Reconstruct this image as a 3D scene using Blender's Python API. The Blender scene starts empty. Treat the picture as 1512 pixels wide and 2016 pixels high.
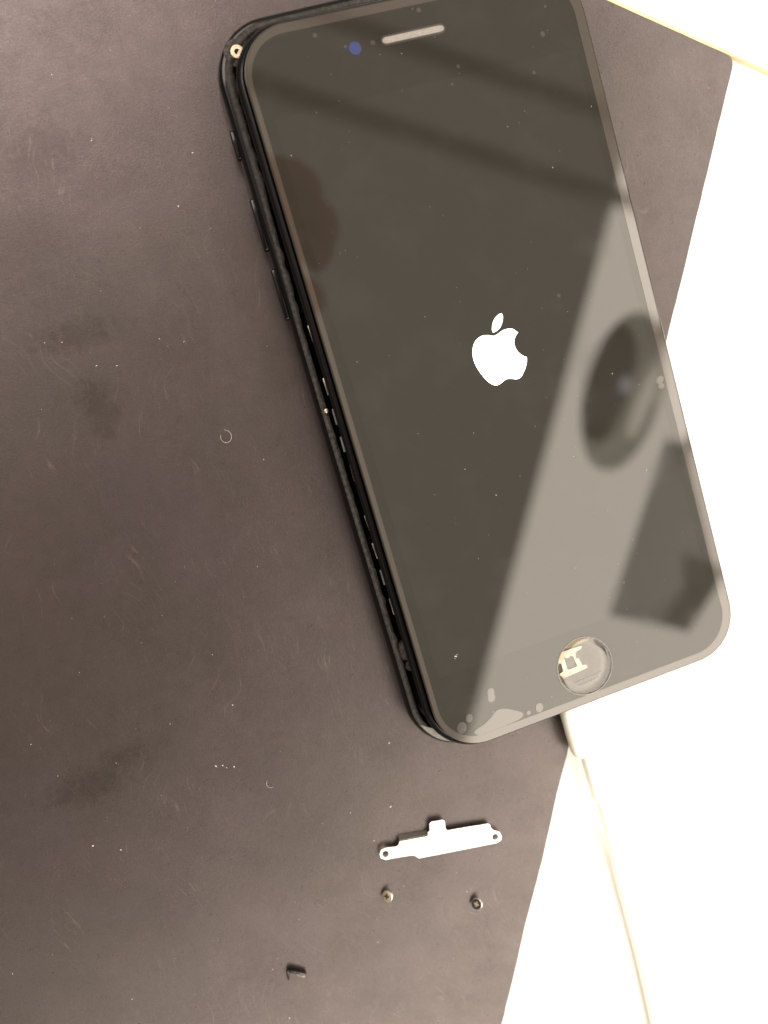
import bpy, bmesh, math, random
from mathutils import Vector, Matrix
from mathutils import noise as mnoise
R = math.radians
S = 0.001                                  # all lengths below are millimetres
scene = bpy.context.scene
col = scene.collection
random.seed(7)

# ------------------------------------------------------------------ camera
CAM = Vector((-51.72, 2.60, 171.70)) * S
RIGHT = Vector((0.94600628, -0.28083662, 0.16187314))
DOWN = Vector((-0.29735823, -0.95065678, 0.08848603))
FWD = Vector((0.12903568, -0.13184265, -0.98283636))
cd = bpy.data.cameras.new('camera')
cam = bpy.data.objects.new('camera', cd); col.objects.link(cam)
m = Matrix((RIGHT, -DOWN, -FWD)).transposed().to_4x4(); m.translation = CAM
cam.matrix_world = m
cd.sensor_fit = 'VERTICAL'; cd.sensor_height = 36.0; cd.sensor_width = 27.0
cd.lens = 36.0 * 1750 / 2016
cd.clip_start = 0.005; cd.clip_end = 20
cd.dof.use_dof = True; cd.dof.focus_distance = 0.168
cd.dof.aperture_fstop = 9.0
scene.camera = cam
scene.render.resolution_x = 768; scene.render.resolution_y = 1024

# ------------------------------------------------------------------ light
w = bpy.data.worlds.new('World'); scene.world = w; w.use_nodes = True
bg = w.node_tree.nodes['Background']
bg.inputs[1].default_value = 1.0
# indoor surroundings: pale ceiling overhead, darker walls towards the horizon
_t = w.node_tree; _c = _t.nodes.new('ShaderNodeTexCoord'); _s = _t.nodes.new('ShaderNodeSeparateXYZ')
_r = _t.nodes.new('ShaderNodeMapRange'); _r.interpolation_type = 'SMOOTHSTEP'
_r.inputs['From Min'].default_value = 0.15; _r.inputs['From Max'].default_value = 0.72
_m = _t.nodes.new('ShaderNodeMix'); _m.data_type = 'RGBA'
_m.inputs[6].default_value = (.10, .09, .08, 1); _m.inputs[7].default_value = (.74, .672, .56, 1)
_t.links.new(_c.outputs['Generated'], _s.inputs[0]); _t.links.new(_s.outputs['Z'], _r.inputs['Value'])
_t.links.new(_r.outputs['Result'], _m.inputs[0]); _t.links.new(_m.outputs[2], bg.inputs[0])
def area(name, loc, aim, sx, sy, power, color, spin=None):
    l = bpy.data.lights.new(name, 'AREA'); l.shape = 'RECTANGLE'; l.size = sx * S; l.size_y = sy * S
    l.energy = power; l.color = color
    o = bpy.data.objects.new(name, l); col.objects.link(o)
    o.location = Vector(loc) * S
    if spin is not None: o.rotation_euler = (0, 0, spin)      # flat under the ceiling
    else: o.rotation_euler = (Vector(aim) - Vector(loc)).to_track_quat('-Z', 'Y').to_euler()
    return o
# large luminous ceiling panel to the right: one long side runs from (1400,650) to (-100,-1670)
ed = Vector((-700, -1084, 0)).normalized(); pr = Vector((-ed.y, ed.x, 0)) 
if pr.x < 0: pr = -pr
mid = Vector((560, -650, 1800)) + pr * 1300
area('ceiling_panel_light', mid, None, 2600, 3400, 165.0, (1.0, 0.89, 0.76), spin=math.atan2(pr.y, pr.x))
area('rear_fill_light', (-550, 1250, 1800), None, 1500, 900, 30.0, (1.0, 0.83, 0.77), spin=0)  # added fill that gives the mat's far left its sheen
area('front_fill_light', (-450, -1900, 1800), None, 1300, 900, 23.0, (1.0, 0.87, 0.76), spin=0)  # added fill to brighten the near end of the mat
area('right_fill_light', (1950, 850, 1800), None, 700, 900, 27.0, (1.0, 0.89, 0.77), spin=0)  # unseen extra fill, lifts the upper right of the mat
vs = scene.view_settings
scene.display_settings.display_device = 'sRGB'
vs.view_transform = 'Standard'; vs.look = 'None'; vs.exposure = 0.35; vs.gamma = 1; vs.use_curve_mapping = False
try:
    scene.render.engine = 'CYCLES'
    scene.cycles.max_bounces = 8; scene.cycles.transparent_max_bounces = 8
except Exception: pass

# ------------------------------------------------------------------ helpers
def link(name, me, mat=None, parent=None, smooth=False):
    o = bpy.data.objects.new(name, me); col.objects.link(o)
    if mat: me.materials.clear(); me.materials.append(mat)
    if parent: o.parent = parent
    if smooth:
        for p in me.polygons: p.use_smooth = True
    return o
def tag(o, label=None, cat=None, group=None, kind=None):
    if label: o['label'] = label
    if cat: o['category'] = cat
    if group: o['group'] = group
    if kind: o['kind'] = kind
    return o
def empty(name, loc=(0, 0, 0)):
    o = bpy.data.objects.new(name, None); col.objects.link(o); o.location = Vector(loc) * S
    o.empty_display_size = 0.005
    return o
def rrect(cx, cy, hx, hy, r, n=14):
    pts = []
    for sx, sy, a0 in ((1, 1, 0), (-1, 1, 90), (-1, -1, 180), (1, -1, 270)):
        for i in range(n + 1):
            a = R(a0 + 90 * i / n)
            pts.append((cx + sx * (hx - r) + r * math.cos(a), cy + sy * (hy - r) + r * math.sin(a)))
    return pts
def loft(name, cx, cy, hx, hy, r, prof, mat, parent=None, cap0=False, cap1=False, n=20, closed=False, smooth=True, jit=None):
    """prof = [(inset, z)]; rounded rectangle swept through the profile"""
    bm = bmesh.new(); rings = []
    for k, (ins, z) in enumerate(prof):
        pts = rrect(cx, cy, hx - ins, hy - ins, max(r - ins, .3), n)
        if jit and k in jit:
            c = Vector((cx, cy)); out = []
            for i, p in enumerate(pts): out.append(p)
            pts = out
        rings.append([bm.verts.new((x * S, y * S, z * S)) for x, y in pts])
    N = len(rings[0])
    rng = range(len(rings) if closed else len(rings) - 1)
    for k in rng:
        a, b = rings[k], rings[(k + 1) % len(rings)]
        for i in range(N):
            bm.faces.new((a[i], a[(i + 1) % N], b[(i + 1) % N], b[i]))
    if cap0: bm.faces.new(rings[0][::-1])
    if cap1: bm.faces.new(rings[-1])
    bmesh.ops.recalc_face_normals(bm, faces=bm.faces)
    me = bpy.data.meshes.new(name); bm.to_mesh(me); bm.free()
    o = link(name, me, mat, parent)
    if smooth: shade(o, 40)
    return o
def shade(o, ang=35):
    me = o.data
    for p in me.polygons: p.use_smooth = True
    bm = bmesh.new(); bm.from_mesh(me)
    for e in bm.edges:
        if len(e.link_faces) == 2 and e.calc_face_angle(0) > R(ang): e.smooth = False
    bm.to_mesh(me); bm.free()
def plate(name, outlines, z0, z1, mat, parent=None, bev=0.0, cyclic=True):
    """flat plate with holes from closed 2D outlines (mm)"""
    cu = bpy.data.curves.new(name, 'CURVE'); cu.dimensions = '2D'; cu.fill_mode = 'BOTH'
    for pts in outlines:
        sp = cu.splines.new('POLY'); sp.points.add(len(pts) - 1)
        for i, (x, y) in enumerate(pts): sp.points[i].co = (x * S, y * S, 0, 1)
        sp.use_cyclic_u = True
    h = (z1 - z0) / 2
    cu.extrude = max(h - bev, 1e-4) * S; cu.bevel_depth = bev * S; cu.bevel_resolution = 2 if bev else 0
    if bev: cu.offset = -bev * S
    tmp = bpy.data.objects.new('tmp', cu); col.objects.link(tmp)
    dg = bpy.context.evaluated_depsgraph_get(); dg.update()
    me = bpy.data.meshes.new_from_object(tmp.evaluated_get(dg))
    bpy.data.objects.remove(tmp); bpy.data.curves.remove(cu)
    me.name = name; me.transform(Matrix.Translation((0, 0, (z0 + z1) / 2 * S)))
    bm = bmesh.new(); bm.from_mesh(me); bmesh.ops.remove_doubles(bm, verts=bm.verts, dist=1e-7)
    bmesh.ops.recalc_face_normals(bm, faces=bm.faces); bm.to_mesh(me); bm.free()
    o = link(name, me, mat, parent); shade(o, 50)
    for p in me.polygons:
        if abs(p.normal.z) > .9995: p.use_smooth = False       # keep flat faces truly flat
    return o
def circ(cx, cy, r, n=40, ry=None, rot=0):
    ry = ry or r; c, s = math.cos(rot), math.sin(rot)
    return [(cx + r * math.cos(t) * c - ry * math.sin(t) * s, cy + r * math.cos(t) * s + ry * math.sin(t) * c)
            for t in (2 * math.pi * i / n for i in range(n))]
def smoothpts(pts, it=2):
    for _ in range(it):
        q = []
        for i in range(len(pts)):
            a, b = pts[i], pts[(i + 1) % len(pts)]
            q += [(a[0] * .75 + b[0] * .25, a[1] * .75 + b[1] * .25), (a[0] * .25 + b[0] * .75, a[1] * .25 + b[1] * .75)]
        pts = q
    return pts
def cr(pts, sub=6, closed=True):
    """Catmull-Rom through the points"""
    n = len(pts); out = []
    V = [Vector(p) for p in pts]
    for i in range(n if closed else n - 1):
        g = (lambda j: V[j % n]) if closed else (lambda j: V[max(0, min(n - 1, j))])
        p0, p1, p2, p3 = g(i - 1), g(i), g(i + 1), g(i + 2)
        for k in range(sub):
            t = k / sub
            out.append(tuple(0.5 * ((2 * p1) + (p2 - p0) * t + (2 * p0 - 5 * p1 + 4 * p2 - p3) * t * t + (3 * p1 - p0 - 3 * p2 + p3) * t ** 3)))
    if not closed: out.append(tuple(V[-1]))
    return out
def tube(name, pts, rad, mat, parent=None, n=16, flat=1.0, caps=True):
    """pts 3D mm; rad float or list; flat scales the vertical half-axis"""
    bm = bmesh.new(); rings = []
    P = [Vector(p) for p in pts]
    for i, p in enumerate(P):
        t = (P[min(i + 1, len(P) - 1)] - P[max(i - 1, 0)]).normalized()
        up = Vector((0, 0, 1)) if abs(t.z) < .95 else Vector((0, 1, 0))
        s = t.cross(up).normalized(); u = s.cross(t)
        r = rad[i] if isinstance(rad, (list, tuple)) else rad
        rings.append([bm.verts.new((p + s * r * math.cos(2 * math.pi * k / n) + u * r * flat * math.sin(2 * math.pi * k / n)) * S) for k in range(n)])
    for a, b in zip(rings, rings[1:]):
        for i in range(n): bm.faces.new((a[i], a[(i + 1) % n], b[(i + 1) % n], b[i]))
    if caps: bm.faces.new(rings[0][::-1]); bm.faces.new(rings[-1])
    bmesh.ops.recalc_face_normals(bm, faces=bm.faces)
    me = bpy.data.meshes.new(name); bm.to_mesh(me); bm.free()
    o = link(name, me, mat, parent); shade(o, 45)
    return o
def box(name, c, h, mat, parent=None, bev=0.0, rot=(0, 0, 0)):
    bm = bmesh.new(); bmesh.ops.create_cube(bm, size=2)
    for v in bm.verts: v.co = Vector((v.co.x * h[0], v.co.y * h[1], v.co.z * h[2])) * S
    if bev: bmesh.ops.bevel(bm, geom=bm.edges[:], offset=bev * S, segments=3, affect='EDGES', profile=.5)
    me = bpy.data.meshes.new(name)
    from mathutils import Euler
    bmesh.ops.transform(bm, matrix=Matrix.Translation(Vector(c) * S) @ Euler(rot).to_matrix().to_4x4(), verts=bm.verts)
    bm.to_mesh(me); bm.free()
    o = link(name, me, mat, parent); shade(o, 50)
    return o

# ------------------------------------------------------------------ materials
class NT:
    def __init__(s, name):
        s.m = bpy.data.materials.new(name); s.m.use_nodes = True; s.t = s.m.node_tree
        s.b = s.t.nodes['Principled BSDF']
    def n(s, typ, **k):
        nd = s.t.nodes.new(typ)
        for a, v in k.items():
            if a.startswith('i_'): nd.inputs[a[2:].replace('_', ' ')].default_value = v
            else: setattr(nd, a, v)
        return nd
    def l(s, a, b): s.t.links.new(a, b)
    def coord(s):
        tc = s.n('ShaderNodeTexCoord'); mp = s.n('ShaderNodeMapping'); mp.inputs['Scale'].default_value = (1000, 1000, 1000)
        s.l(tc.outputs['Object'], mp.inputs['Vector']); return mp.outputs['Vector']       # millimetres
    def noise(s, vec, scale, detail=4, rough=.55):
        nd = s.n('ShaderNodeTexNoise'); nd.inputs['Scale'].default_value = scale; nd.inputs['Detail'].default_value = detail
        nd.inputs['Roughness'].default_value = rough; s.l(vec, nd.inputs['Vector']); return nd.outputs['Fac']
    def ramp(s, v, a, b, c0=(0, 0, 0, 1), c1=(1, 1, 1, 1)):
        r = s.n('ShaderNodeMapRange'); r.inputs['From Min'].default_value = a; r.inputs['From Max'].default_value = b
        s.l(v, r.inputs['Value']); return r.outputs['Result']
    def mix(s, f, a, b):
        x = s.n('ShaderNodeMix', data_type='RGBA')
        for sock, v in ((x.inputs[0], f), (x.inputs[6], a), (x.inputs[7], b)):
            if isinstance(v, (int, float, tuple)): sock.default_value = v
            else: s.l(v, sock)
        return x.outputs[2]
    def math(s, op, a, b=0.0):
        x = s.n('ShaderNodeMath', operation=op)
        for i, v in enumerate((a, b)):
            if isinstance(v, (int, float)): x.inputs[i].default_value = v
            else: s.l(v, x.inputs[i])
        return x.outputs[0]
def simple(name, c, rough=.4, metal=0, ior=1.5, emit=0, ecol=None, nz=0.0, nscale=1.0, bump=0.0, bscale=2.0, coat=0):
    t = NT(name); b = t.b
    b.inputs['Base Color'].default_value = (*c, 1); b.inputs['Roughness'].default_value = rough
    b.inputs['Metallic'].default_value = metal; b.inputs['IOR'].default_value = ior
    if coat: b.inputs['Coat Weight'].default_value = coat; b.inputs['Coat Roughness'].default_value = .05
    if emit: b.inputs['Emission Strength'].default_value = emit; b.inputs['Emission Color'].default_value = (*(ecol or c), 1)
    if nz or bump:
        v = t.coord()
    if nz:
        f = t.noise(v, nscale); f = t.ramp(f, .3, .7)
        t.l(t.mix(f, tuple(x * (1 - nz) for x in c) + (1,), tuple(min(1, x * (1 + nz)) for x in c) + (1,)), b.inputs['Base Color'])
        t.l(t.ramp(t.noise(v, nscale * 2.3), 0, 1), b.inputs['Roughness'])
        rr = t.n('ShaderNodeMapRange'); rr.inputs['To Min'].default_value = rough * .8; rr.inputs['To Max'].default_value = min(1, rough * 1.25)
        t.l(t.noise(v, nscale * 2.3), rr.inputs['Value']); t.l(rr.outputs['Result'], b.inputs['Roughness'])
    if bump:
        bp = t.n('ShaderNodeBump'); bp.inputs['Strength'].default_value = bump; bp.inputs['Distance'].default_value = 0.0001
        t.l(t.noise(v, bscale, 3), bp.inputs['Height']); t.l(bp.outputs[0], b.inputs['Normal'])
    return t.m

def mat_mat():
    t = NT('grey_rubber'); v = t.coord(); b = t.b
    n1 = t.ramp(t.noise(v, .035, 5, .6), .32, .68)
    n2 = t.ramp(t.noise(v, .35, 6, .7), .3, .7)
    n3 = t.ramp(t.noise(v, 5.0, 2, .6), .3, .7)
    c = t.mix(n1, (.029, .0245, .023, 1), (.038, .029, .030, 1))
    hue = t.ramp(t.noise(v, .022, 2, .5), .38, .62)
    c = t.mix(t.math('MULTIPLY', hue, .5), c, (.030, .028, .022, 1))
    c = t.mix(t.math('MULTIPLY', n2, .45), c, (.018, .015, .013, 1))
    c = t.mix(t.math('MULTIPLY', n3, .16), c, (.018, .015, .0135, 1))
    # worn dark smudges where parts have rested
    smud = None
    for (x, y, rx, ry, k) in ((-74.5, 27.5, 9, 3.6, .5), (-69.9, 26.7, 1.5, 1.3, .6), (-74.5, 14, 4, 7.5, .55), (-74.6, 9.5, 2.0, 2.2, .5),
                              (-99.5, -54, 10, 4.2, .55), (-92, -51, 7, 3.5, .4), (-70, 60, 9, 7, .35), (-80, 45, 16, 10, .25), (-60, 52, 8, 5, .25)):
        mp = t.n('ShaderNodeMapping'); mp.vector_type = 'TEXTURE'
        mp.inputs['Location'].default_value = (x, y, 0); mp.inputs['Scale'].default_value = (rx, ry, 1000)
        t.l(v, mp.inputs['Vector'])
        ln = t.n('ShaderNodeVectorMath', operation='LENGTH'); t.l(mp.outputs[0], ln.inputs[0])
        d = t.math('ADD', ln.outputs['Value'], t.math('MULTIPLY', t.math('SUBTRACT', t.noise(v, .45, 6, .75), .5), 1.9))
        r = t.n('ShaderNodeMapRange'); r.interpolation_type = 'SMOOTHSTEP'
        r.inputs['From Min'].default_value = 1.15; r.inputs['From Max'].default_value = .2; r.inputs['To Max'].default_value = k
        t.l(d, r.inputs['Value']); smud = r.outputs[0] if smud is None else t.math('MAXIMUM', smud, r.outputs[0])
    c = t.mix(t.math('MULTIPLY', smud, .8), c, (.014, .011, .009, 1))
    # pale dry scuffs: stretched noise threshold
    sc = None
    for ang, s0, off in ((14, (1.3, .10, 1), 0), (-48, (1.6, .09, 1), 40), (82, (1.2, .12, 1), 90)):
        mp = t.n('ShaderNodeMapping'); mp.inputs['Rotation'].default_value = (0, 0, R(ang)); mp.inputs['Scale'].default_value = s0
        mp.inputs['Location'].default_value = (off, off, 0)
        dn_ = t.n('ShaderNodeTexNoise'); dn_.inputs['Scale'].default_value = .035; t.l(v, dn_.inputs['Vector'])
        dv = t.n('ShaderNodeVectorMath', operation='MULTIPLY_ADD'); dv.inputs[1].default_value = (30, 30, 0)
        t.l(dn_.outputs['Color'], dv.inputs[0]); t.l(v, dv.inputs[2]); t.l(dv.outputs[0], mp.inputs['Vector'])
        q = t.ramp(t.noise(mp.outputs[0], 1.0, 5, .7), .60, .78)
        q = t.math('MULTIPLY', q, t.ramp(t.noise(v, .06, 2), .44, .62))
        sc = q if sc is None else t.math('MAXIMUM', sc, q)
    c = t.mix(t.math('MULTIPLY', sc, .28), c, (.2, .17, .15, 1))
    t.l(c, b.inputs['Base Color'])
    # the sheen is broken up by grease, wear and grain
    m1 = t.ramp(t.noise(v, .07, 6, .65), .30, .72); m2 = t.ramp(t.noise(v, .9, 5, .75), .28, .72); m4 = t.ramp(t.noise(v, 3.2, 3, .7), .3, .7)
    lv = t.math('ADD', t.math('MULTIPLY', m1, .15), t.math('ADD', t.math('MULTIPLY', m2, .12), t.math('MULTIPLY', m4, .22)))
    lv = t.math('ADD', lv, .28)
    lv = t.math('MULTIPLY', lv, t.math('SUBTRACT', 1.0, t.math('MULTIPLY', smud, .42)))
    lv = t.math('ADD', lv, t.math('MULTIPLY', sc, .22))
    t.l(lv, b.inputs['Specular IOR Level'])
    rr = t.n('ShaderNodeMapRange'); rr.inputs['To Min'].default_value = .26; rr.inputs['To Max'].default_value = .36
    t.l(n2, rr.inputs['Value']); t.l(rr.outputs[0], b.inputs['Roughness'])
    b.inputs['IOR'].default_value = 1.63; b.inputs['Specular Tint'].default_value = (1, .88, .87, 1)
    bp = t.n('ShaderNodeBump'); bp.inputs['Strength'].default_value = .55; bp.inputs['Distance'].default_value = 0.00006
    t.l(t.noise(v, 2.6, 5, .75), bp.inputs['Height']); t.l(bp.outputs[0], b.inputs['Normal'])
    return t.m
def glass_mat(name, ior, base, emit=0.0, smear=True, rough=.015):
    t = NT(name); b = t.b; v = t.coord()
    b.inputs['Base Color'].default_value = (*base, 1); b.inputs['IOR'].default_value = ior
    if emit:
        b.inputs['Emission Color'].default_value = (1, .97, .85, 1); b.inputs['Emission Strength'].default_value = emit
    if smear:
        # finger grease: faint hazy patches with ridge lines
        patch = t.ramp(t.noise(v, .09, 4, .6), .50, .66)
        mp = t.n('ShaderNodeMapping'); mp.inputs['Rotation'].default_value = (0, 0, R(35)); t.l(v, mp.inputs['Vector'])
        wv = t.n('ShaderNodeTexWave'); wv.inputs['Scale'].default_value = .55; wv.inputs['Distortion'].default_value = 6; wv.inputs['Detail'].default_value = 2; wv.inputs['Detail Scale'].default_value = .4
        t.l(mp.outputs[0], wv.inputs['Vector'])
        k = t.math('MULTIPLY', patch, t.math('ADD', t.math('MULTIPLY', wv.outputs['Fac'], .7), .3))
        rr = t.n('ShaderNodeMapRange'); rr.inputs['To Min'].default_value = rough; rr.inputs['To Max'].default_value = .075
        t.l(k, rr.inputs['Value']); t.l(rr.outputs[0], b.inputs['Roughness'])
        t.l(t.mix(t.math('MULTIPLY', patch, .3), (*base, 1), (base[0] + .010, base[1] + .010, base[2] + .009, 1)), b.inputs['Base Color'])
    else: b.inputs['Roughness'].default_value = rough
    return t.m
M = {}
M['mat'] = mat_mat()
M['desk'] = simple('white_laminate', (.94, .93, .92), .45, nz=.01, nscale=.05)
M['trim'] = simple('cream_edging', (.74, .60, .37), .5, nz=.15, nscale=.3)
M['jet'] = simple('polished_black_metal', (.004, .004, .0045), .10, ior=1.34, nz=.0, bump=.05, bscale=.3)
M['lip'] = simple('worn_black_plastic', (.034, .031, .027), .6, ior=1.4, nz=.8, nscale=1.5, bump=1.0, bscale=2.2)
M['tray'] = simple('tray_interior', (.006, .006, .006), .6)
M['plastic'] = simple('display_frame_plastic', (.004, .0035, .004), .16, ior=1.32)
M['gasket'] = simple('grey_gasket', (.16, .17, .15), .35, nz=.2, nscale=.8)
M['steel'] = simple('stamped_steel', (.86, .84, .79), .30, metal=1, nz=.04, nscale=.6, bump=.15, bscale=1.2)
M['steel_dark'] = simple('clip_steel', (.55, .5, .42), .3, metal=1)
M['gold'] = simple('gold_plated', (.60, .50, .36), .42, metal=1, bump=.2, bscale=1.5)
M['nickel'] = simple('nickel_screw', (.78, .68, .53), .33, metal=1, nz=.12, nscale=2.5)
M['blackox'] = simple('black_coated_screw', (.025, .02, .016), .35, metal=0)
M['socket'] = simple('screw_socket', (.16, .10, .05), .4, metal=1)
M['glass'] = glass_mat('black_cover_glass', 1.475, (.0195, .0185, .0145))
M['screen'] = glass_mat('lit_black_screen', 1.488, (.0195, .0185, .0145), emit=.0025)
M['rim'] = glass_mat('air_gap_film', 1.64, (.045, .037, .030), smear=False, rough=.05)
M['logo'] = simple('lit_logo', (1, 1, 1), .3, emit=1.6, ecol=(.86, .93, 1.0))
M['ear'] = simple('earpiece_mesh', (.16, .15, .13), .4, ior=1.8, nz=.2, nscale=2, bump=.5, bscale=4)
M['blue'] = simple('lens_coating', (.030, .040, .115), .12, ior=1.5)
M['white_plastic'] = simple('white_cable_plastic', (.93, .92, .83), .4, bump=.1, bscale=.6)
_p = M['white_plastic'].node_tree.nodes['Principled BSDF']; _p.inputs['Subsurface Weight'].default_value = .7; _p.inputs['Subsurface Radius'].default_value = (.0022, .002, .0016); _p.inputs['Subsurface Scale'].default_value = 1.0
M['dust'] = simple('pale_dust', (.5, .47, .41), .7)
M['dustdark'] = simple('dim_dust', (.25, .23, .2), .7)
M['crumb'] = simple('black_plastic_chip', (.008, .007, .006), .25, bump=.6, bscale=2)

# ------------------------------------------------------------------ setting: desk, mat
desk = plate('desk', [[(-520, -620), (560, -620), (560, 520), (-520, 520)]], -26, -1.2, M['desk']); tag(desk, kind='structure')
# repair mat; its short edge lies along a strip of cream edging
c0 = Vector((64.9, 45.9)); up = (Vector((37.8, 63.6)) - Vector((71, 40.6))).normalized(); dn = (Vector((-35.8, -132.6)) - Vector((64.6, 45.1))).normalized()
A_ = c0 + up * 330; B_ = c0 + dn * 420
def corner(c, d1, d2, r=2.2, n=8):
    a = c + d1 * r; b = c + d2 * r; out = []
    for i in range(n + 1):
        t = i / n; out.append(tuple(a * (1 - t) ** 2 + c * 2 * t * (1 - t) + b * t * t))
    return out
edge = []
n = 220
for i in range(1, n):                          # cut edge, a little uneven
    p = c0 + dn * (2.4 + (420 - 4) * i / n)
    k = mnoise.noise(Vector((i * .9, 3.1, 0))) * .13 + mnoise.noise(Vector((i * .12, 9, 0))) * .25
    edge.append((p.x + k, p.y))
outline = corner(c0, up, dn) + edge + [tuple(B_), tuple(B_ + up * 340), tuple(A_)]
mat = plate('repair_mat', [outline], -1.2, 0, M['mat'], bev=.12)
tag(mat, 'dark grey scuffed repair mat lying on white desk under phone', 'mat')
# cream strip of edging along the mat's short side
bm = bmesh.new()
ups = []
perp = Vector((-up.y, up.x)); 
if perp.dot(dn) > 0: perp = -perp
for i in range(141):
    s = -240 + i * 4.0
    p = c0 + up * s
    wv = .34 + (.18 if s > 0 else 0) + .12 * mnoise.noise(Vector((s * .13, 0, 5)))
    lo = p + perp * (.02 + .06 * mnoise.noise(Vector((s * .3, 4, 1)))); hi = p + perp * wv
    ups.append([bm.verts.new((q.x * S, q.y * S, z * S)) for q, z in ((lo, -1.15), (lo, -.1), (hi, .25), (hi + perp * .25, -1.15))])
for a, b in zip(ups, ups[1:]):
    for k in range(3): bm.faces.new((a[k], a[k + 1], b[k + 1], b[k]))
bmesh.ops.recalc_face_normals(bm, faces=bm.faces)
me = bpy.data.meshes.new('edging_strip'); bm.to_mesh(me); bm.free()
strip = link('edging_strip', me, M['trim']); tag(strip, 'thin cream edging strip running along the upper edge of the grey mat', 'edging')

# ------------------------------------------------------------------ smartphone
phone = empty('smartphone', (-2.5, 1.5, 0))
tag(phone, 'black smartphone with lifted glossy screen and glowing white logo, resting on grey mat', 'phone')
OFF = Vector((2.5, -1.5, 0)) * S
HX, HY, HR = 34.1, 70.3, 10.5
prof = [(3.2, 0), (1.7, .35), (.75, 1.1), (.2, 2.2), (0, 3.2), (.06, 4.0), (.22, 4.8), (.45, 5.35), (.66, 5.72),
        (.95, 5.9), (1.9, 5.85), (2.1, 5.6), (2.2, 3.4), (2.6, 2.4)]
housing = loft('housing', 0, 0, HX, HY, HR, prof, M['jet'], phone, cap0=True, cap1=True, n=20)
# worn bonding lip round the tray, ragged inside
bm = bmesh.new(); outer = rrect(0, 0, HX - .72, HY - .72, HR - .72, 24)
def dens(pts, step=.45):
    out = []
    for i, p in enumerate(pts):
        q = pts[(i + 1) % len(pts)]; a = Vector(p); b = Vector(q); k = max(1, int((b - a).length / step))
        for j in range(k): out.append(a.lerp(b, j / k))
    return out
dd = dens(outer); N = len(dd); rg = []
for i, p in enumerate(dd):
    t = (dd[(i + 1) % N] - dd[i - 1]).normalized(); nrm = Vector((-t.y, t.x))
    if nrm.dot(-p) < 0: nrm = -nrm
    wd = 1.12 + .34 * mnoise.noise(Vector((i * .23, 0, 0))) + .30 * mnoise.noise(Vector((i * .045, 7, 0)))
    if p.y > 40: wd += .3 * min(1, (p.y - 40) / 15)
    k_ = max(0, min(1, (p.y - 8) / 35)); k_ = k_ * k_ * (3 - 2 * k_)
    p = p + nrm * .62 * k_ if p.x < 0 else p
    q = p + nrm * wd; h = .05 * mnoise.noise(Vector((i * .4, 2, 2)))
    rg.append([bm.verts.new((a.x * S, a.y * S, z * S)) for a, z in ((p, 5.9), (p + nrm * .06, 6.06 + h), (p + nrm * wd * .5, 6.10 + h * 1.5), (q, 6.02 + h), (q + nrm * .05, 5.0))])
for i in range(N):
    a, b = rg[i], rg[(i + 1) % N]
    for k in range(4): bm.faces.new((a[k], a[k + 1], b[k + 1], b[k]))
bmesh.ops.recalc_face_normals(bm, faces=bm.faces)
me = bpy.data.meshes.new('bonding_lip'); bm.to_mesh(me); bm.free()
lip = link('bonding_lip', me, M['lip'], housing, smooth=True)
def Wd(x, y): return x + 2.5, y - 1.5                # world mm to phone-local mm
# side buttons
def button(name, y0, y1, hz=1.05, prot=.42):
    x, ym = Wd(-36.6, (y0 + y1) / 2)
    o = box(name, (x + .35 - prot, ym, 3.5), (.55, (y1 - y0) / 2, hz), M['jet'], housing, bev=.34)
    return o
button('mute_switch', 49.2, 54.4, .9, .35)
b1 = button('volume_button', 32.6, 42.1)
b2 = b1.copy(); col.objects.link(b2); b2.parent = housing; b2.location = (0, (24.45 - 37.35) * S, 0)
# pentagonal-ish gold screw in the tray corner
def lathe(bm, prof, c=(0, 0, 0), n=28, cap=True):
    rings = [[bm.verts.new(((c[0] + r * math.cos(2 * math.pi * k / n)) * S, (c[1] + r * math.sin(2 * math.pi * k / n)) * S, (c[2] + z) * S)) for k in range(n)] for r, z in prof]
    for a, b in zip(rings, rings[1:]):
        for i in range(n): bm.faces.new((a[i], a[(i + 1) % n], b[(i + 1) % n], b[i]))
    if cap: bm.faces.new(rings[0][::-1]); bm.faces.new(rings[-1])
def lathe_obj(name, prof, mat, parent, c=(0, 0, 0), n=28, cap=True):
    bm = bmesh.new(); lathe(bm, prof, c, n, cap); bmesh.ops.recalc_face_normals(bm, faces=bm.faces)
    me = bpy.data.meshes.new(name); bm.to_mesh(me); bm.free(); o = link(name, me, mat, parent); shade(o, 35); return o
x, y = Wd(-31.85, 66.45)
ts = lathe_obj('tray_screw', [(1.0, 3.0), (1.2, 5.7), (1.2, 6.15), (1.1, 6.25), (.92, 6.26), (.85, 6.2), (.52, 6.2), (.48, 5.9), (.1, 5.9)], M['gold'], housing, (x, y, 0))
plate('corner_boss', [circ(x + .1, y - .1, 2.5, 30)], 3.0, 5.9, M['lip'], housing, bev=.1)
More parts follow.
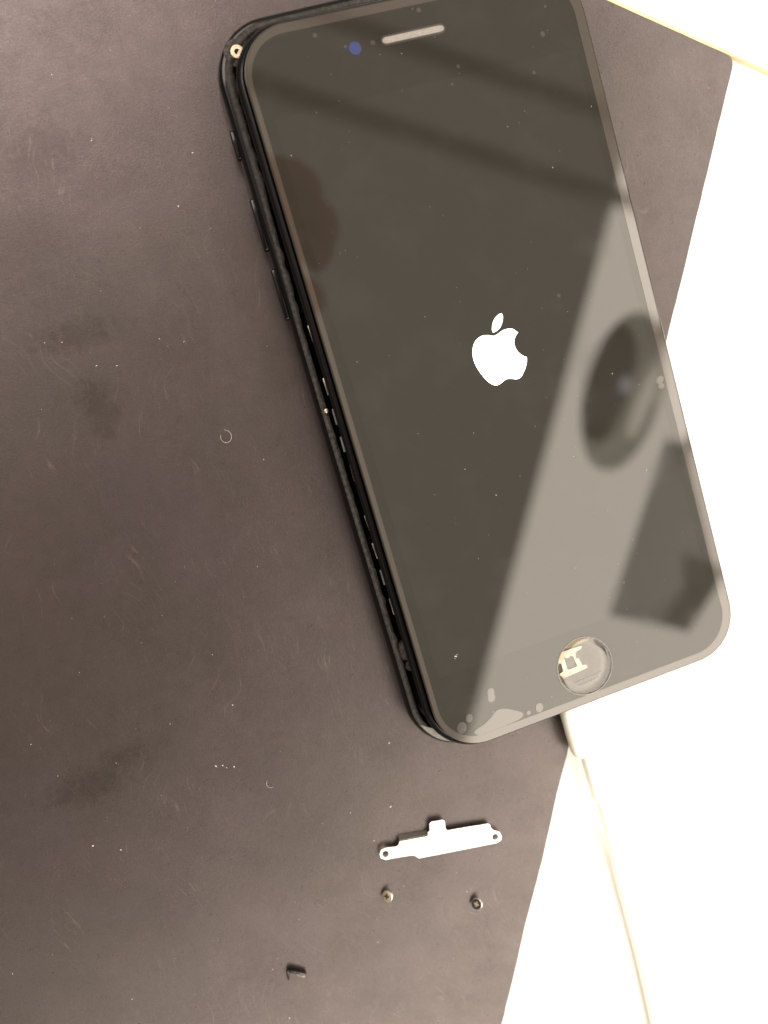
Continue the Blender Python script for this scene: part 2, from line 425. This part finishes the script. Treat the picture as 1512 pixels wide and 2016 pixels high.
# spring clips and bits of contact steel seen in the gap
for i, (ya, yb, wx, mk) in enumerate(((17.6, 14.5, .16, 'steel_dark'), (7.6, 4.4, .26, 'steel_dark'), (1.7, -1.3, .3, 'gasket'), (-3.7, -6.6, .42, 'gasket'),
                                      (-9.2, -12.4, .16, 'steel_dark'), (-19.2, -22.2, .16, 'steel_dark'), (-24.7, -27.8, .34, 'steel_dark'), (-30.1, -33.1, .34, 'gasket'), (-36.0, -39.2, .18, 'steel_dark'))):
    x, ym = Wd(-33.55, (ya + yb) / 2)
    box('spring_clip', (x + random.uniform(-.08, .08), ym, 5.75), (wx, (ya - yb) / 2, .12), M[mk], housing, bev=.05, rot=(0, R(random.uniform(-22, 10)), R(random.uniform(-1.5, 3.5))))
for yh in (39.6, 34.4, 26.6, 21.4):
    x, yy = Wd(-34.1, yh)
    pts = [(x + .1, yy + .9, 6.1), (x + .55, yy + .7, 6.35), (x + .75, yy + .2, 6.45), (x + .5, yy - .4, 6.35), (x + .15, yy - .5, 6.15)]
    tube('adhesive_curl', cr(pts, 4, False), .09, M['plastic'], housing, n=8)
x, yy = Wd(-35.0, 1.7); lathe_obj('gold_contact', [(.1, 6.0), (.42, 6.1), (.38, 6.3), (.1, 6.4)], M['gold'], housing, (x, yy, 0), 9)
x, yy = Wd(-33.6, -46.8); lathe_obj('vibration_motor_cap', [(1.9, 4.0), (1.9, 5.6), (1.7, 5.8), (1.45, 5.72), (1.3, 5.8), (.2, 5.85)], M['lip'], housing, (x, yy, 0))
x, yy = Wd(-33.4, -50.0); lathe_obj('vibration_motor_cap', [(1.0, 4.0), (1.0, 5.5), (.8, 5.65), (.2, 5.6)], M['lip'], housing, (x, yy, 0))
# pale gasket crescent in the lower corner of the tray
arc = [(HR - 1.15) for _ in range(13)]
cx_, cy_ = -HX + HR, -HY + HR
cres = [(cx_ + (HR - .95) * math.cos(R(a)), cy_ + (HR - .95) * math.sin(R(a))) for a in range(200, 256, 4)] + \
       [(cx_ + (HR - 1.0 - 1.5 * math.sin(math.pi * (a - 200) / 55)) * math.cos(R(a)), cy_ + (HR - 1.0 - 1.5 * math.sin(math.pi * (a - 200) / 55)) * math.sin(R(a))) for a in range(253, 201, -4)]
plate('corner_gasket', [cres], 6.0, 6.28, M['gasket'], housing, bev=.05)

# display assembly: tilted 3 degrees, left long edge lifted
GX, GY, GR = 32.5, 67.8, 9.2
display = plate('display', [rrect(0, .05, 32.62, 67.85, 9.3, 30), circ(-.8, -60.3, 5.75, 64)], -.80, 0, M['glass'], phone, bev=.2)
display.location = OFF + Vector((0, 0, 9.0)) * S; display.rotation_euler = (0, R(3), 0)
fr = loft('display_frame', -.42, .27, 33.6, 68.35, 10.2, [(.99, -.16), (.62, -.30), (.30, -.55), (.10, -.85), (0, -1.15), (.02, -1.25), (.22, -1.28), (.24, -1.42), (.02, -1.48), (.05, -1.75), (.5, -1.85), (1.6, -1.95), (4.2, -2.0), (4.4, -2.8)], M['plastic'], display, cap1=False, n=24)
bk = plate('display_backplate', [rrect(0, 0, GX - 3.0, GY - 3.0, GR - 3, 12), circ(-.8, -60.3, 6.4, 32)], -2.6, -1.9, M['steel_dark'], display)
# lighter unbonded border of the protector film
inner = rrect(-.45, 0, GX - 1.55, GY - 1.75, 7.6, 24)
rim = plate('protector_border', [rrect(0, 0, GX - .22, GY - .22, GR - .22, 24), inner], .003, .035, M['rim'], display)
rim['label'] = 'lighter unbonded border of the screen film'
# active screen area
plate('screen', [[(-29.6, -52.6), (28.9, -52.6), (28.9, 52.6), (-29.6, 52.6)]], .002, .02, M['screen'], display)
# start-up logo
body = [(-1.27, 6.22), (-.55, 6.30), (0.04, 6.48), (.9, 6.74), (1.78, 6.76), (2.45, 6.62), (2.98, 6.30), (3.63, 5.55), (3.05, 5.15), (2.65, 4.61), (2.35, 4.0), (2.30, 3.34), (2.42, 2.6), (2.75, 1.89), (3.30, 1.22), (4.02, 0.71), (3.88, .1), (3.55, -.62), (3.1, -1.3), (2.55, -1.95), (2.05, -2.45), (1.50, -2.70), (0.83, -2.67), (.2, -2.42), (-.5, -2.20), (-1.1, -2.18), (-1.75, -2.38), (-2.55, -2.68), (-3.32, -2.68), (-4.03, -2.26), (-4.6, -1.6), (-5.2, -.55), (-5.75, .75), (-6.08, 1.95), (-6.2, 3.0), (-6.1, 4.1), (-5.75, 5.1), (-5.2, 5.95), (-4.5, 6.5), (-3.8, 6.76), (-3.05, 6.82), (-2.2, 6.62), (-1.27, 6.22)][:-1]
def keepcorners(p, corners, sub=5):
    """Catmull-Rom between corner points"""
    n = len(p); idx = sorted(corners); out = []
    for a, b in zip(idx, idx[1:] + [idx[0] + n]):
        seg = [p[i % n] for i in range(a, b + 1)]
        out += cr(seg, sub, False)[:-1]
    return out
lg = plate('start_up_logo', [keepcorners(body, [7, 15])], .025, .05, M['logo'], display); lg['label'] = 'glowing white apple logo with a bite on its right'
leaf = [(1.45, 9.85), (1.55, 9.3), (1.38, 8.72), (0.9, 7.9), (.35, 7.3), (-.3, 6.98), (-1.15, 6.82), (-1.18, 7.4), (-.98, 8.0), (-.5, 8.85), (.1, 9.4), (.75, 9.72)]
plate('logo_leaf', [keepcorners(leaf, [0, 6])], .025, .05, M['logo'], lg)
# earpiece slot, camera, film bubbles
a = Vector((-7.1, 61.25)); b = Vector((5.2, 61.25)); r_ = .88
slot = [(b.x - r_ + r_ * math.cos(t), b.y + r_ * math.sin(t)) for t in (R(-90 + 15 * i) for i in range(13))] + [(a.x + r_ + r_ * math.cos(t), a.y + r_ * math.sin(t)) for t in (R(90 + 15 * i) for i in range(13))]
ear = plate('earpiece_slot', [slot], .01, .05, M['rim'], display)
ear2 = plate('earpiece_mesh', [[(x * .955 - .05, 61.25 + (y - 61.25) * .62) for x, y in slot]], .052, .07, M['ear'], ear)
plate('front_camera', [circ(-12.04, 61.1, 1.12, 32)], .01, .04, M['blue'], display)
def bubble(pts): return plate('air_bubble', [pts], .012, .045, M['rim'], display)
for (x, y, r0, r1, ro) in ((-18.42, 64.57, .42, .38, 0), (-13.66, 61.69, .3, .28, 0), (-8.64, 61.35, .46, .42, 0), (1.19, 65.07, .4, .44, 0), (.1, 65.5, .2, .2, 0), (23.2, 56.49, .46, .5, 0), (5.69, 54.24, .36, .36, 0),
                           (19.66, 50.24, .36, .36, 0), (3.68, 51.5, .36, .22, .2), (25.02, 61.06, .28, .28, 0), (13.38, 10.06, .36, .36, 0), (29.4, -10.9, .9, .7, .5), (29.35, -12.1, .66, .55, 0),
                           (-26.07, -62.0, .68, .86, -.3), (-28.0, -63.3, .95, 1.15, -.35), (-14.43, -65.2, .42, .42, 0), (-12.06, -65.0, .78, .92, -.2), (-21.2, -62.5, .16, .16, 0), (5.6, 53.0, .15, .15, 0)):
    bubble([(px + .05 * r0 * math.sin(3.1 * i + x), py) for i, (px, py) in enumerate(circ(x, y, r0, 28, r1, ro))])
bubble(cr([(-20.2, -57.9), (-19.85, -58.5), (-20.0, -59.2), (-20.0, -59.9), (-20.5, -60.5), (-21.2, -60.5), (-21.5, -59.9), (-21.3, -59.2), (-21.25, -58.5), (-20.85, -57.9)], 5))
bubble(cr([(-25.9, -65.0), (-25.4, -65.85), (-24.4, -66.0), (-22.4, -66.02), (-19.4, -66.0), (-16.6, -65.8), (-15.6, -65.3), (-15.8, -64.6), (-17.0, -63.75), (-18.6, -62.8), (-19.8, -62.45), (-20.9, -62.7), (-22.0, -63.45), (-23.6, -64.2), (-25.0, -64.55)], 6))
# home button opening: recess, contacts, film lens over it
hx_, hy_ = -.8, -60.3
wellbase = simple('well_floor', (.20, .175, .155), .5, nz=.12, nscale=.6)
cup = lathe_obj('home_button_well', [(5.95, -.05), (5.72, -.12), (5.6, -1.3), (5.55, -1.35)], simple('well_wall', (.30, .27, .22), .3, nz=.1, nscale=.8), display, (hx_, hy_, 0), 56, False)
fl = plate('well_floor', [circ(hx_, hy_, 5.6, 48)], -1.32, -1.22, wellbase, cup)
ct = [(-5.6, -57.0), (-4.7, -56.0), (-2.4, -56.1), (-.4, -56.2), (.2, -56.4), (-.3, -56.85), (-1.0, -56.95), (-1.45, -57.25), (-1.75, -58.25), (-1.2, -58.35), (-.85, -60.0), (-.1, -60.1), (.1, -60.9), (-2.2, -61.1), (-5.4, -61.35), (-6.0, -60.15), (-5.0, -59.85), (-5.0, -58.2), (-5.6, -58.2)]
win = [(-4.1, -57.5), (-3.85, -57.25), (-3.6, -57.65), (-3.0, -57.65), (-2.75, -57.3), (-2.5, -57.65), (-2.25, -57.7), (-1.95, -59.75), (-2.2, -59.95), (-3.9, -59.95), (-4.1, -59.7)]
ctm = simple('bright_contact', (.58, .51, .39), .45, metal=1, nz=.35, nscale=.45, bump=.5, bscale=.7)
plate('contact_bracket', [[(x - .1, y - .25) for x, y in ct], [(x - .1, y - .25) for x, y in win]], -1.0, -.85, ctm, cup, bev=.04)
plate('flex_cable', [[(-4.9, -55.9), (-3.6, -55.1), (-.8, -54.9), (1.6, -55.4), (2.2, -56.0), (-4.6, -56.15)]], -1.18, -1.08, simple('amber_flex', (.42, .36, .16), .35), cup, bev=.02)
for k, (yy, l) in enumerate(((-64.1, 4.6), (-63.2, 6.0))):
    box('flex_ridge', (hx_ + .4, yy, -1.15), (l / 2, .16, .1), M['gasket'], cup, bev=.05, rot=(0, 0, R(3)))
# clear film: thin domed disc
t = NT('clear_film'); nt = t.t
tr = t.n('ShaderNodeBsdfTransparent'); gl = t.n('ShaderNodeBsdfGlossy'); gl.inputs['Roughness'].default_value = .03
mx = t.n('ShaderNodeMixShader'); fres = t.n('ShaderNodeFresnel'); fres.inputs['IOR'].default_value = 1.62
t.l(fres.outputs[0], mx.inputs[0]); t.l(tr.outputs[0], mx.inputs[1]); t.l(gl.outputs[0], mx.inputs[2])
t.l(mx.outputs[0], nt.nodes['Material Output'].inputs['Surface'])
bm = bmesh.new(); rings = []
for r0, z in ((5.74, -.10), (5.6, .0), (5.35, .05), (4.5, .07), (2.5, .08)):
    rings.append([bm.verts.new(((hx_ + r0 * math.cos(2 * math.pi * k / 64)) * S, (hy_ + r0 * math.sin(2 * math.pi * k / 64)) * S, z * S)) for k in range(64)])
for a, b in zip(rings, rings[1:]):
    for i in range(64): bm.faces.new((a[i], a[(i + 1) % 64], b[(i + 1) % 64], b[i]))
bm.faces.new(rings[-1]); bmesh.ops.recalc_face_normals(bm, faces=bm.faces)
me = bpy.data.meshes.new('clear_film'); bm.to_mesh(me); bm.free(); link('clear_film', me, t.m, display, smooth=True)
plate('opening_edge', [circ(hx_, hy_, 5.88, 64), circ(hx_, hy_, 5.66, 64)], .01, .05, simple('ground_edge', (.13, .12, .10), .3, ior=1.6), display)

# ------------------------------------------------------------------ charging cable
cable = empty('charging_cable', (-2.8, -70, 0)); tag(cable, 'white charging cable plugged into the bottom end of the black phone', 'cable')
def Cl(x, y, z): return (x + 2.8, y + 70, z)
def shell(name, st, mat):
    """st: list of (y, xc, zc, hw, hh) superellipse sections"""
    bm = bmesh.new(); rings = []; n = 36
    for (y, xc, zc, hw, hh) in st:
        rg = []
        for k in range(n):
            a = 2 * math.pi * k / n; c, s = math.cos(a), math.sin(a); e = .62
            rg.append(bm.verts.new(Vector(Cl(xc + hw * math.copysign(abs(c) ** e, c), y, zc + hh * math.copysign(abs(s) ** e, s))) * S))
        rings.append(rg)
    for a, b in zip(rings, rings[1:]):
        for i in range(n): bm.faces.new((a[i], a[(i + 1) % n], b[(i + 1) % n], b[i]))
    bm.faces.new(rings[0][::-1]); bm.faces.new(rings[-1]); bmesh.ops.recalc_face_normals(bm, faces=bm.faces)
    me = bpy.data.meshes.new(name); bm.to_mesh(me); bm.free(); o = link(name, me, mat, cable); shade(o, 40); return o
shell('connector_shell', [(-69.0, -2.75, 3.5, 3.9, 2.3), (-76, -2.75, 3.5, 3.85, 2.3), (-79.2, -2.75, 3.45, 3.7, 2.2), (-80.1, -2.75, 3.4, 3.35, 1.95), (-80.4, -2.75, 3.4, 2.6, 1.5)], M['white_plastic'])
shell('strain_relief', [(-80.0, -2.75, 3.4, 2.15, 1.85), (-84, -2.75, 3.3, 2.1, 1.8), (-90.2, -2.7, 2.7, 1.9, 1.65), (-91.1, -2.7, 2.6, 1.7, 1.5), (-91.3, -2.7, 2.6, 1.3, 1.3)], M['white_plastic'])
cp = cr([(-2.7, -90.5, 2.7), (-2.62, -96, 2.1), (-2.65, -103, 1.3), (-2.8, -112, .6), (-2.82, -122, .35), (-2.95, -130, .3), (-3.4, -142, .25), (-4.6, -158, .2), (-8, -180, .1), (-16, -210, .1), (-40, -260, .1)], 6, False)
tube('cord', [Cl(*p) for p in cp], 1.3, M['white_plastic'], cable, n=20)

# ------------------------------------------------------------------ loose parts on the mat
brk = empty('metal_bracket', (-37, -87.5, 0)); tag(brk, 'shiny silver metal bracket with a hole at each end, lying on mat below phone', 'bracket')
ol = [(-49.1, -88.18), (-47.85, -88.35), (-43.63, -89.23), (-43.14, -89.57), (-42.64, -90.31), (-38.33, -91.06), (-26.19, -93.09), (-25.25, -92.75), (-24.98, -92.0), (-25.15, -91.05), (-25.93, -90.42), (-26.39, -90.12), (-26.65, -89.47), (-26.62, -88.90), (-26.93, -88.45), (-31.42, -87.51), (-35.4, -86.76), (-35.7, -86.31), (-35.4, -84.75), (-35.72, -84.25), (-37.95, -83.80), (-38.55, -84.08), (-38.9, -85.54), (-39.32, -85.63), (-39.55, -86.45), (-45.4, -85.42), (-45.65, -85.97), (-46.2, -86.25), (-48.36, -85.68), (-49.4, -85.8), (-50.0, -86.6), (-49.95, -87.5)]
lc = lambda P: [(x + 37, y + 87.5) for x, y in P]
pl = plate('bracket_plate', [lc(ol), lc(circ(-48.81, -86.95, .66, 26)), lc(circ(-26.3, -91.72, .66, 26))], 1.0, 1.22, M['steel'], brk, bev=.05)
f1 = Vector((-45.35, -85.33)); f2 = Vector((-39.5, -86.38)); fd = (f2 - f1).normalized(); fn = Vector((-fd.y, fd.x))
mid2 = (f1 + f2) / 2 + Vector((37, 87.5)) + fn * .16
box('bracket_flange', (mid2.x + fn.x * .22, mid2.y + fn.y * .22, .60), ((f2 - f1).length / 2, .07, .58), M['steel'], brk, bev=.0, rot=(R(29), 0, math.atan2(fd.y, fd.x)))
for p, q, wdt in (((-47.3, -85.95), (-47.55, -88.45), .07), ((-38.35, -84.0), (-38.95, -86.6), .08), ((-38.4, -89.3), (-38.2, -91.0), .05)):
    p, q = Vector(p), Vector(q); d = q - p; mm = (p + q) / 2 + Vector((37, 87.5))
    box('crease', (mm.x, mm.y, 1.215), (d.length / 2, wdt, .02), M['steel_dark'], brk, rot=(0, 0, math.atan2(d.y, d.x)))

def cross_shape(c, a, b):
    return [(c[0] + x, c[1] + y) for x, y in ((-a, -b), (-b, -b), (-b, -a), (b, -a), (b, -b), (a, -b), (a, b), (b, b), (b, a), (-b, a), (-b, b), (-a, b))]
def screw(name, loc, tilt, spin, head, crossm, label, washer=False):
    root = empty(name, loc); tag(root, label, 'screw')
    root.rotation_euler = Vector(tilt).to_track_quat('Z', 'Y').to_euler()
    root.scale = (1.1, 1.1, 1.1)
    h = lathe_obj('head', [(.95, -.30), (1.08, -.22), (1.10, .0), (1.04, .10), (.93, .13), (.2, .14)], M['nickel'] if not washer else M['steel'], root, n=32)
    if washer: plate('head_face', [circ(0, 0, .96, 32)], .125, .17, head, root)
    cs = cross_shape((0, 0), .50, .17); c_, s_ = math.cos(spin), math.sin(spin)
    plate('cross_socket', [[(x * c_ - y * s_, x * s_ + y * c_) for x, y in cs]], .15, .185 if washer else .165, crossm, root)
    prof = [(.62, -.28)]
    for i in range(6): prof += [(.60, -.35 - i * .18), (.50, -.44 - i * .18)]
    prof += [(.4, -1.5)]
    lathe_obj('threaded_shank', prof, simple('shank_metal', (.5, .55, .52), .35, metal=1), root, n=20)
    return root
screw('crosshead_screw', (-51.05, -95.65, 1.2), (-.52, .40, .76), R(20), M['nickel'], M['socket'], 'pale brass-coloured screw with its shank showing, below left end of silver bracket')
screw('crosshead_screw', (-33.95, -104.15, 1.2), (-.50, .40, .77), R(8), M['blackox'], M['nickel'], 'black-faced screw with a bright cross and silver rim, below right end of bracket', washer=True)

# small bent black chip near the lower edge
chip = empty('black_chip', (-73, -104.5, 0)); tag(chip, 'tiny bent black plastic chip lying alone on mat below the screws', 'chip')
bm = bmesh.new()
tube('chip_body', [(-1.55, 1.15, .55), (-1.2, 1.05, .62), (-.4, .55, .66), (.5, -.1, .62), (1.1, -.6, .6), (1.55, -.95, .5), (1.75, -1.15, .35)], [.2, .42, .56, .5, .6, .52, .2], M['crumb'], chip, n=6)
tube('chip_leg', [(-1.3, 1.15, .6), (-1.5, .5, .5), (-1.75, -.4, .35), (-1.95, -1.15, .2)], [.3, .34, .27, .12], M['crumb'], chip, n=6)
box('chip_glint_face', (.75, -.95, .35), (.95, .36, .12), simple('chip_glint', (.20, .18, .16), .2, bump=1.0, bscale=2), chip, bev=.06, rot=(R(-20), R(4), R(-40)))  # pale flap stands for the glint on the chip's lower face

# fibres
def fibre(label, pts, rad, m='dust'):
    o = tube('fibre', cr([(x, y, .12 + .1 * (i % 2)) for i, (x, y) in enumerate(pts)], 6, False), rad, M[m], n=6); tag(o, label, 'fibre'); return o
fibre('pale hair curled in an open ring, left of the phone on the mat', [(-53.95, 3.7), (-53.3, 3.2), (-53.05, 2.4), (-53.35, 1.6), (-54.0, 1.25), (-54.75, 1.5), (-55.1, 2.2), (-54.95, 3.0)], .028)
fibre('tiny pale hooked hair on the mat below the phone corner', [(-66.72, -64.5), (-67.0, -65.1), (-66.9, -65.7), (-66.4, -66.1), (-65.9, -66.2)], .028)

# dust
def dust(name, spots, m, label, parent=None, xf=None):
    bm = bmesh.new()
    for (x, y, r, z) in spots:
        b0 = bmesh.ops.create_icosphere(bm, subdivisions=1, radius=r * S)
        ang = random.uniform(0, 3.14); sx = random.uniform(.6, 1.7)
        mt = Matrix.Translation(Vector((x, y, z)) * S) @ Matrix.Rotation(ang, 4, 'Z') @ Matrix.Diagonal((sx, random.uniform(.5, .9), .4, 1))
        if xf: mt = xf @ mt
        bmesh.ops.transform(bm, matrix=mt, verts=b0['verts'])
    me = bpy.data.meshes.new(name); bm.to_mesh(me); bm.free()
    o = link(name, me, M[m]); tag(o, label, 'dust', kind='stuff'); return o
known = [(-49.7, 45.12), (-67.76, 34.14), (-72.66, 21.49), (-69.18, 20.5), (-56.2, 21.39), (-60.29, 23.11), (-57.49, 43.09), (-80.11, 27.88), (-60.83, 60.16), (-64.08, 72.25), (-44.33, 53.58), (-61.02, 59.84), (-77.18, 27.16), (-92.63, -51.23), (-106.1, -42.43), (-101.79, -65.35), (-97.18, -67.99), (-123.62, -84.29), (-104.63, -97.8), (-80.79, -47.29), (-75.16, -58.27), (-68.46, -47.71), (-69.21, -94.34), (-77.17, -113.66), (-77.24, -102.4), (-55.62, -105.05), (-44.96, -78.35), (-47.16, -95.44), (-50.23, -83.99), (-26.73, -96.5), (-41.49, -65.55), (-35.07, -101.49), (-53.02, -76.68), (-73.9, -58.6), (-73.3, -59.3), (-71.9, -59.6)]
on_mat = lambda x, y: (Vector((x, y)) - c0).dot(Vector((dn.y, -dn.x))) * (1 if (Vector((-60, 0)) - c0).dot(Vector((dn.y, -dn.x))) > 0 else -1) > 1.5
sp = [(x, y, random.uniform(.07, .19), .05) for x, y in known]
fine = []
while len(fine) < 330:
    x, y = random.uniform(-135, 60), random.uniform(-160, 95)
    if on_mat(x, y) and (Vector((x, y)) - c0).dot(perp) < -2: fine.append((x, y, random.choice((.035, .045, .05, .06, .08)), .02))
dust('mat_dust', sp + fine[:120], 'dust', 'pale dust specks scattered over the grey mat')
dust('fine_grit', fine[120:], 'dustdark', 'fine dim grit scattered over the grey mat')
gs = [(-25.24, -49.55, .26, .09), (-24.9, -49.3, .14, .09), (-25.5, -49.9, .1, .08), (2.6, -41, .08, .05), (-13, 13, .1, .06), (-10, -10, .09, .06), (-13.5, -16, .13, .06), (-9, -22.5, .12, .06),
      (20, -7, .13, .05), (22, -27, .1, .05), (29.2, 42, .12, .05), (8, -20, .08, .05), (-28.5, 46, .09, .05), (-22, 52, .07, .05), (-4, 58.5, .07, .05), (12, 42, .09, .05), (16, 44, .07, .05), (18.6, 33, .1, .05)]
gs += [(random.uniform(-30, 30), random.uniform(-64, 64), random.choice((.03, .04, .055)), .05) for _ in range(90)]
dispM = Matrix.Translation(Vector((0, 0, 9.0)) * S) @ Matrix.Rotation(R(3), 4, 'Y')
dust('screen_dust', gs, 'dust', 'tiny pale dust specks on the black phone screen', xf=dispM)

# ------------------------------------------------------------------ stand-ins above the desk for shapes the glass mirrors
def bar(label, p, q, wdt, z=1790, c=(.03, .03, .032)):  # pale bars added overhead to mirror as dim bands
    p, q = Vector(p), Vector(q); d = (q - p).normalized(); p = p - d * 500; q = q + d * 100
    mm = (p + q) / 2
    o = box('band_bar', (mm.x, mm.y, z), ((q - p).length / 2, wdt / 2, 30), simple('bar_paint', c, .6), rot=(0, 0, math.atan2(d.y, d.x)), bev=3)
    tag(o, label, 'bar', group='added pale bars mirrored in the glass'); return o
bar('wider added pale beam overhead, mirrored as a diagonal band across the screen', (400, 690), (1147, 284), 26, c=(.72, .72, .71))
bar('narrower added pale beam overhead, mirrored as a faint band near the earpiece', (583, 796), (1188, 474), 20, c=(.75, .75, .75))

def frosted(name, c, k):  # translucency brightens the undersides mirrored in the glass
    t = NT(name); nt = t.t
    tl = t.n('ShaderNodeBsdfTranslucent'); tl.inputs['Color'].default_value = (*c, 1)
    mx = t.n('ShaderNodeMixShader'); mx.inputs[0].default_value = k
    t.b.inputs['Base Color'].default_value = (*c, 1); t.b.inputs['Roughness'].default_value = .5
    t.l(t.b.outputs[0], mx.inputs[1]); t.l(tl.outputs[0], mx.inputs[2])
    t.l(mx.outputs[0], nt.nodes['Material Output'].inputs['Surface']); return t.m
form = empty('oval_stand_in', (304, -52, 500)); tag(form, 'added stand-in, dark oval lamp head over the desk, mirrored in lower right of the screen', 'form')  # stand-in built for the mirrored oval, real object unknown
la = math.atan2(109, 71)
grey = simple('support_grey', (.85, .85, .80), .5); dk = simple('oval_dark', (.20, .205, .22), .45)
def ell(name, c, ax, rot, mat, parent):
    bm = bmesh.new(); bmesh.ops.create_uvsphere(bm, u_segments=40, v_segments=20, radius=1)
    bmesh.ops.transform(bm, matrix=Matrix.Translation(Vector(c) * S) @ Matrix.Rotation(rot, 4, 'Z') @ Matrix.Diagonal((ax[0] * S, ax[1] * S, ax[2] * S, 1)), verts=bm.verts)
    me = bpy.data.meshes.new(name); bm.to_mesh(me); bm.free(); return link(name, me, mat, parent, smooth=True)
plate('housing', [circ(4, -2, 66, 48, 34, la)], 3, 4.2, frosted('frosted_grey', (.95, .95, .92), .85), form)
ell('inner_oval', (-7, 8, 2), (50, 20, 12), la, dk, form)
ell('glow_strip', (13, -13, -9), (34, 4.5, 8), la - .12, simple('strip_glow', (.8, .76, .66), .4, emit=4.2, ecol=(1, .92, .76)), form)  # glow added so the strip mirrors bright
ell('glow_dot', (-4, 4, -16), (7, 5, 3), la, simple('dot_glow', (.75, .75, .78), .4, emit=1.8, ecol=(.9, .9, 1)), form)  # glow added for the pale mirrored dot
tube('arm', [(40, 20, 22), (150, 60, 60), (420, 160, 40), (700, 300, -420), (720, 310, -526)], 9, grey, form)
sh = empty('panel_stand_in', (300, -185, 500)); tag(sh, 'added translucent panel above the desk, mirrored near the lower right screen corner', 'tray')  # stand-in panel for the rectangle mirrored in the glass
plate('mirrored_panel', [[(34, 84), (52, 70), (50, -34), (0, -72), (-56, -40)]], 0, 1.2, frosted('frosted_panel', (.95, .95, .95), .8), sh)
plate('panel_flange', [[(20, -12), (50, -34), (0, -72), (-14, -60), (16, -38)]], -16, -1, simple('flange_grey', (.7, .7, .7), .5), sh, bev=1)
tube('support_rod', [(40, 60, 10), (200, 120, 60), (240, 260, -20), (245, 270, -526)], 6, grey, sh)

# the taking hand and its phone, just above the lens
cph = empty('camera_phone', (0, 0, 0)); tag(cph, 'black phone held above the desk, taking the picture', 'phone')
ctr = CAM / S - FWD * 8.5 - RIGHT * 25 + DOWN * 60
o = loft('phone_body', 0, 0, 33.6, 69, 9, [(2, -3.6), (.3, -2.5), (0, 0), (.3, 2.5), (2, 3.6)], simple('dark_phone', (.03, .03, .033), .3), cph, cap0=True, cap1=True)
mm4 = Matrix((RIGHT, -DOWN, -FWD)).transposed().to_4x4(); mm4.translation = ctr * S
o.matrix_local = mm4
skin = simple('skin', (.26, .075, .08), .5, nz=.12, nscale=.05, bump=.3, bscale=.4)
skin.node_tree.nodes['Principled BSDF'].inputs['Subsurface Weight'].default_value = .08
def skinned(name, verts, edges, radii, mat, parent, sub=2):
    me = bpy.data.meshes.new(name); me.from_pydata([Vector(v) * S for v in verts], edges, [])
    o = bpy.data.objects.new(name, me); col.objects.link(o)
    sk = o.modifiers.new('s', 'SKIN'); sk.use_smooth_shade = True
    for i, r in enumerate(radii):
        me.skin_vertices[0].data[i].radius = (r * S, r * S); me.skin_vertices[0].data[i].use_root = (i == 0)
    ss = o.modifiers.new('b', 'SUBSURF'); ss.levels = sub; ss.render_levels = sub
    dg = bpy.context.evaluated_depsgraph_get(); dg.update()
    m2 = bpy.data.meshes.new_from_object(o.evaluated_get(dg)); bpy.data.objects.remove(o)
    m2.materials.clear(); return link(name, m2, mat, parent, smooth=True)
V = [(-22, 58, 222), (-26, 20, 240), (-38, -40, 300), (-130, -190, 420),       # palm, wrist, forearm
     (-12, 88, 214), (6, 96, 206), (20, 89, 200), (25, 77, 197),              # index
     (-8, 76, 216), (12, 82, 207), (26, 72, 200), (22, 60, 197),              # middle
     (-8, 62, 218), (10, 68, 209), (24, 62, 201), (14, 54, 198),              # ring
     (-10, 48, 220), (6, 52, 211), (15, 46, 203), (8, 38, 199),               # little
     (-34, 40, 214), (-38, 52, 204), (-36, 64, 198),                          # thumb
     (-260, -250, 470), (-340, -150, 470), (-240, -90, 480), (-140, -40, 465), (-78, -14, 450),   # shoulder, chest, neck, head
     (-400, 20, 430), (-300, 60, 300), (-205, -20, 200), (-160, -40, 186), (-132, -30, 182), (-122, -50, 181)]   # other shoulder, elbow, hand on the phone's left side
E_ = [(0, 1), (1, 2), (2, 3), (0, 4), (4, 5), (5, 6), (6, 7), (0, 8), (8, 9), (9, 10), (10, 11), (0, 12), (12, 13), (13, 14), (14, 15), (0, 16), (16, 17), (17, 18), (18, 19), (0, 20), (20, 21), (21, 22),
      (3, 23), (23, 24), (24, 25), (25, 26), (26, 27), (24, 28), (28, 29), (29, 30), (30, 31), (31, 32), (31, 33)]
RR = [17, 16, 21, 30, 11, 8.6, 7.8, 6.6, 11, 8.8, 7.8, 6.6, 11, 8.4, 7.2, 6, 10, 7.6, 6.8, 5.8, 11, 9, 7,
      42, 95, 52, 84, 66, 48, 34, 21, 20, 11, 9]
person = skinned('person', V, E_, RR, skin, None); tag(person, "person's bent hand and forearm above the phone, mirrored at left of the screen", 'person')
cloth = simple('dark_sweater', (.025, .026, .03), .9)
skinned('sweater', [V[24], V[23], V[3], (-75, -105, 345), V[28], V[29], V[25], (-430, -200, 330)], [(0, 1), (1, 2), (2, 3), (0, 4), (4, 5), (0, 6), (0, 7)], [150, 70, 46, 31, 85, 52, 74, 150], cloth, person)  # unseen torso, enlarged to block overhead light from the mat
ell('hair', (-92, -22, 474), (112, 98, 72), R(20), simple('dark_hair', (.02, .014, .01), .6), person)  # unseen head, enlarged to shade the mat beside the phone
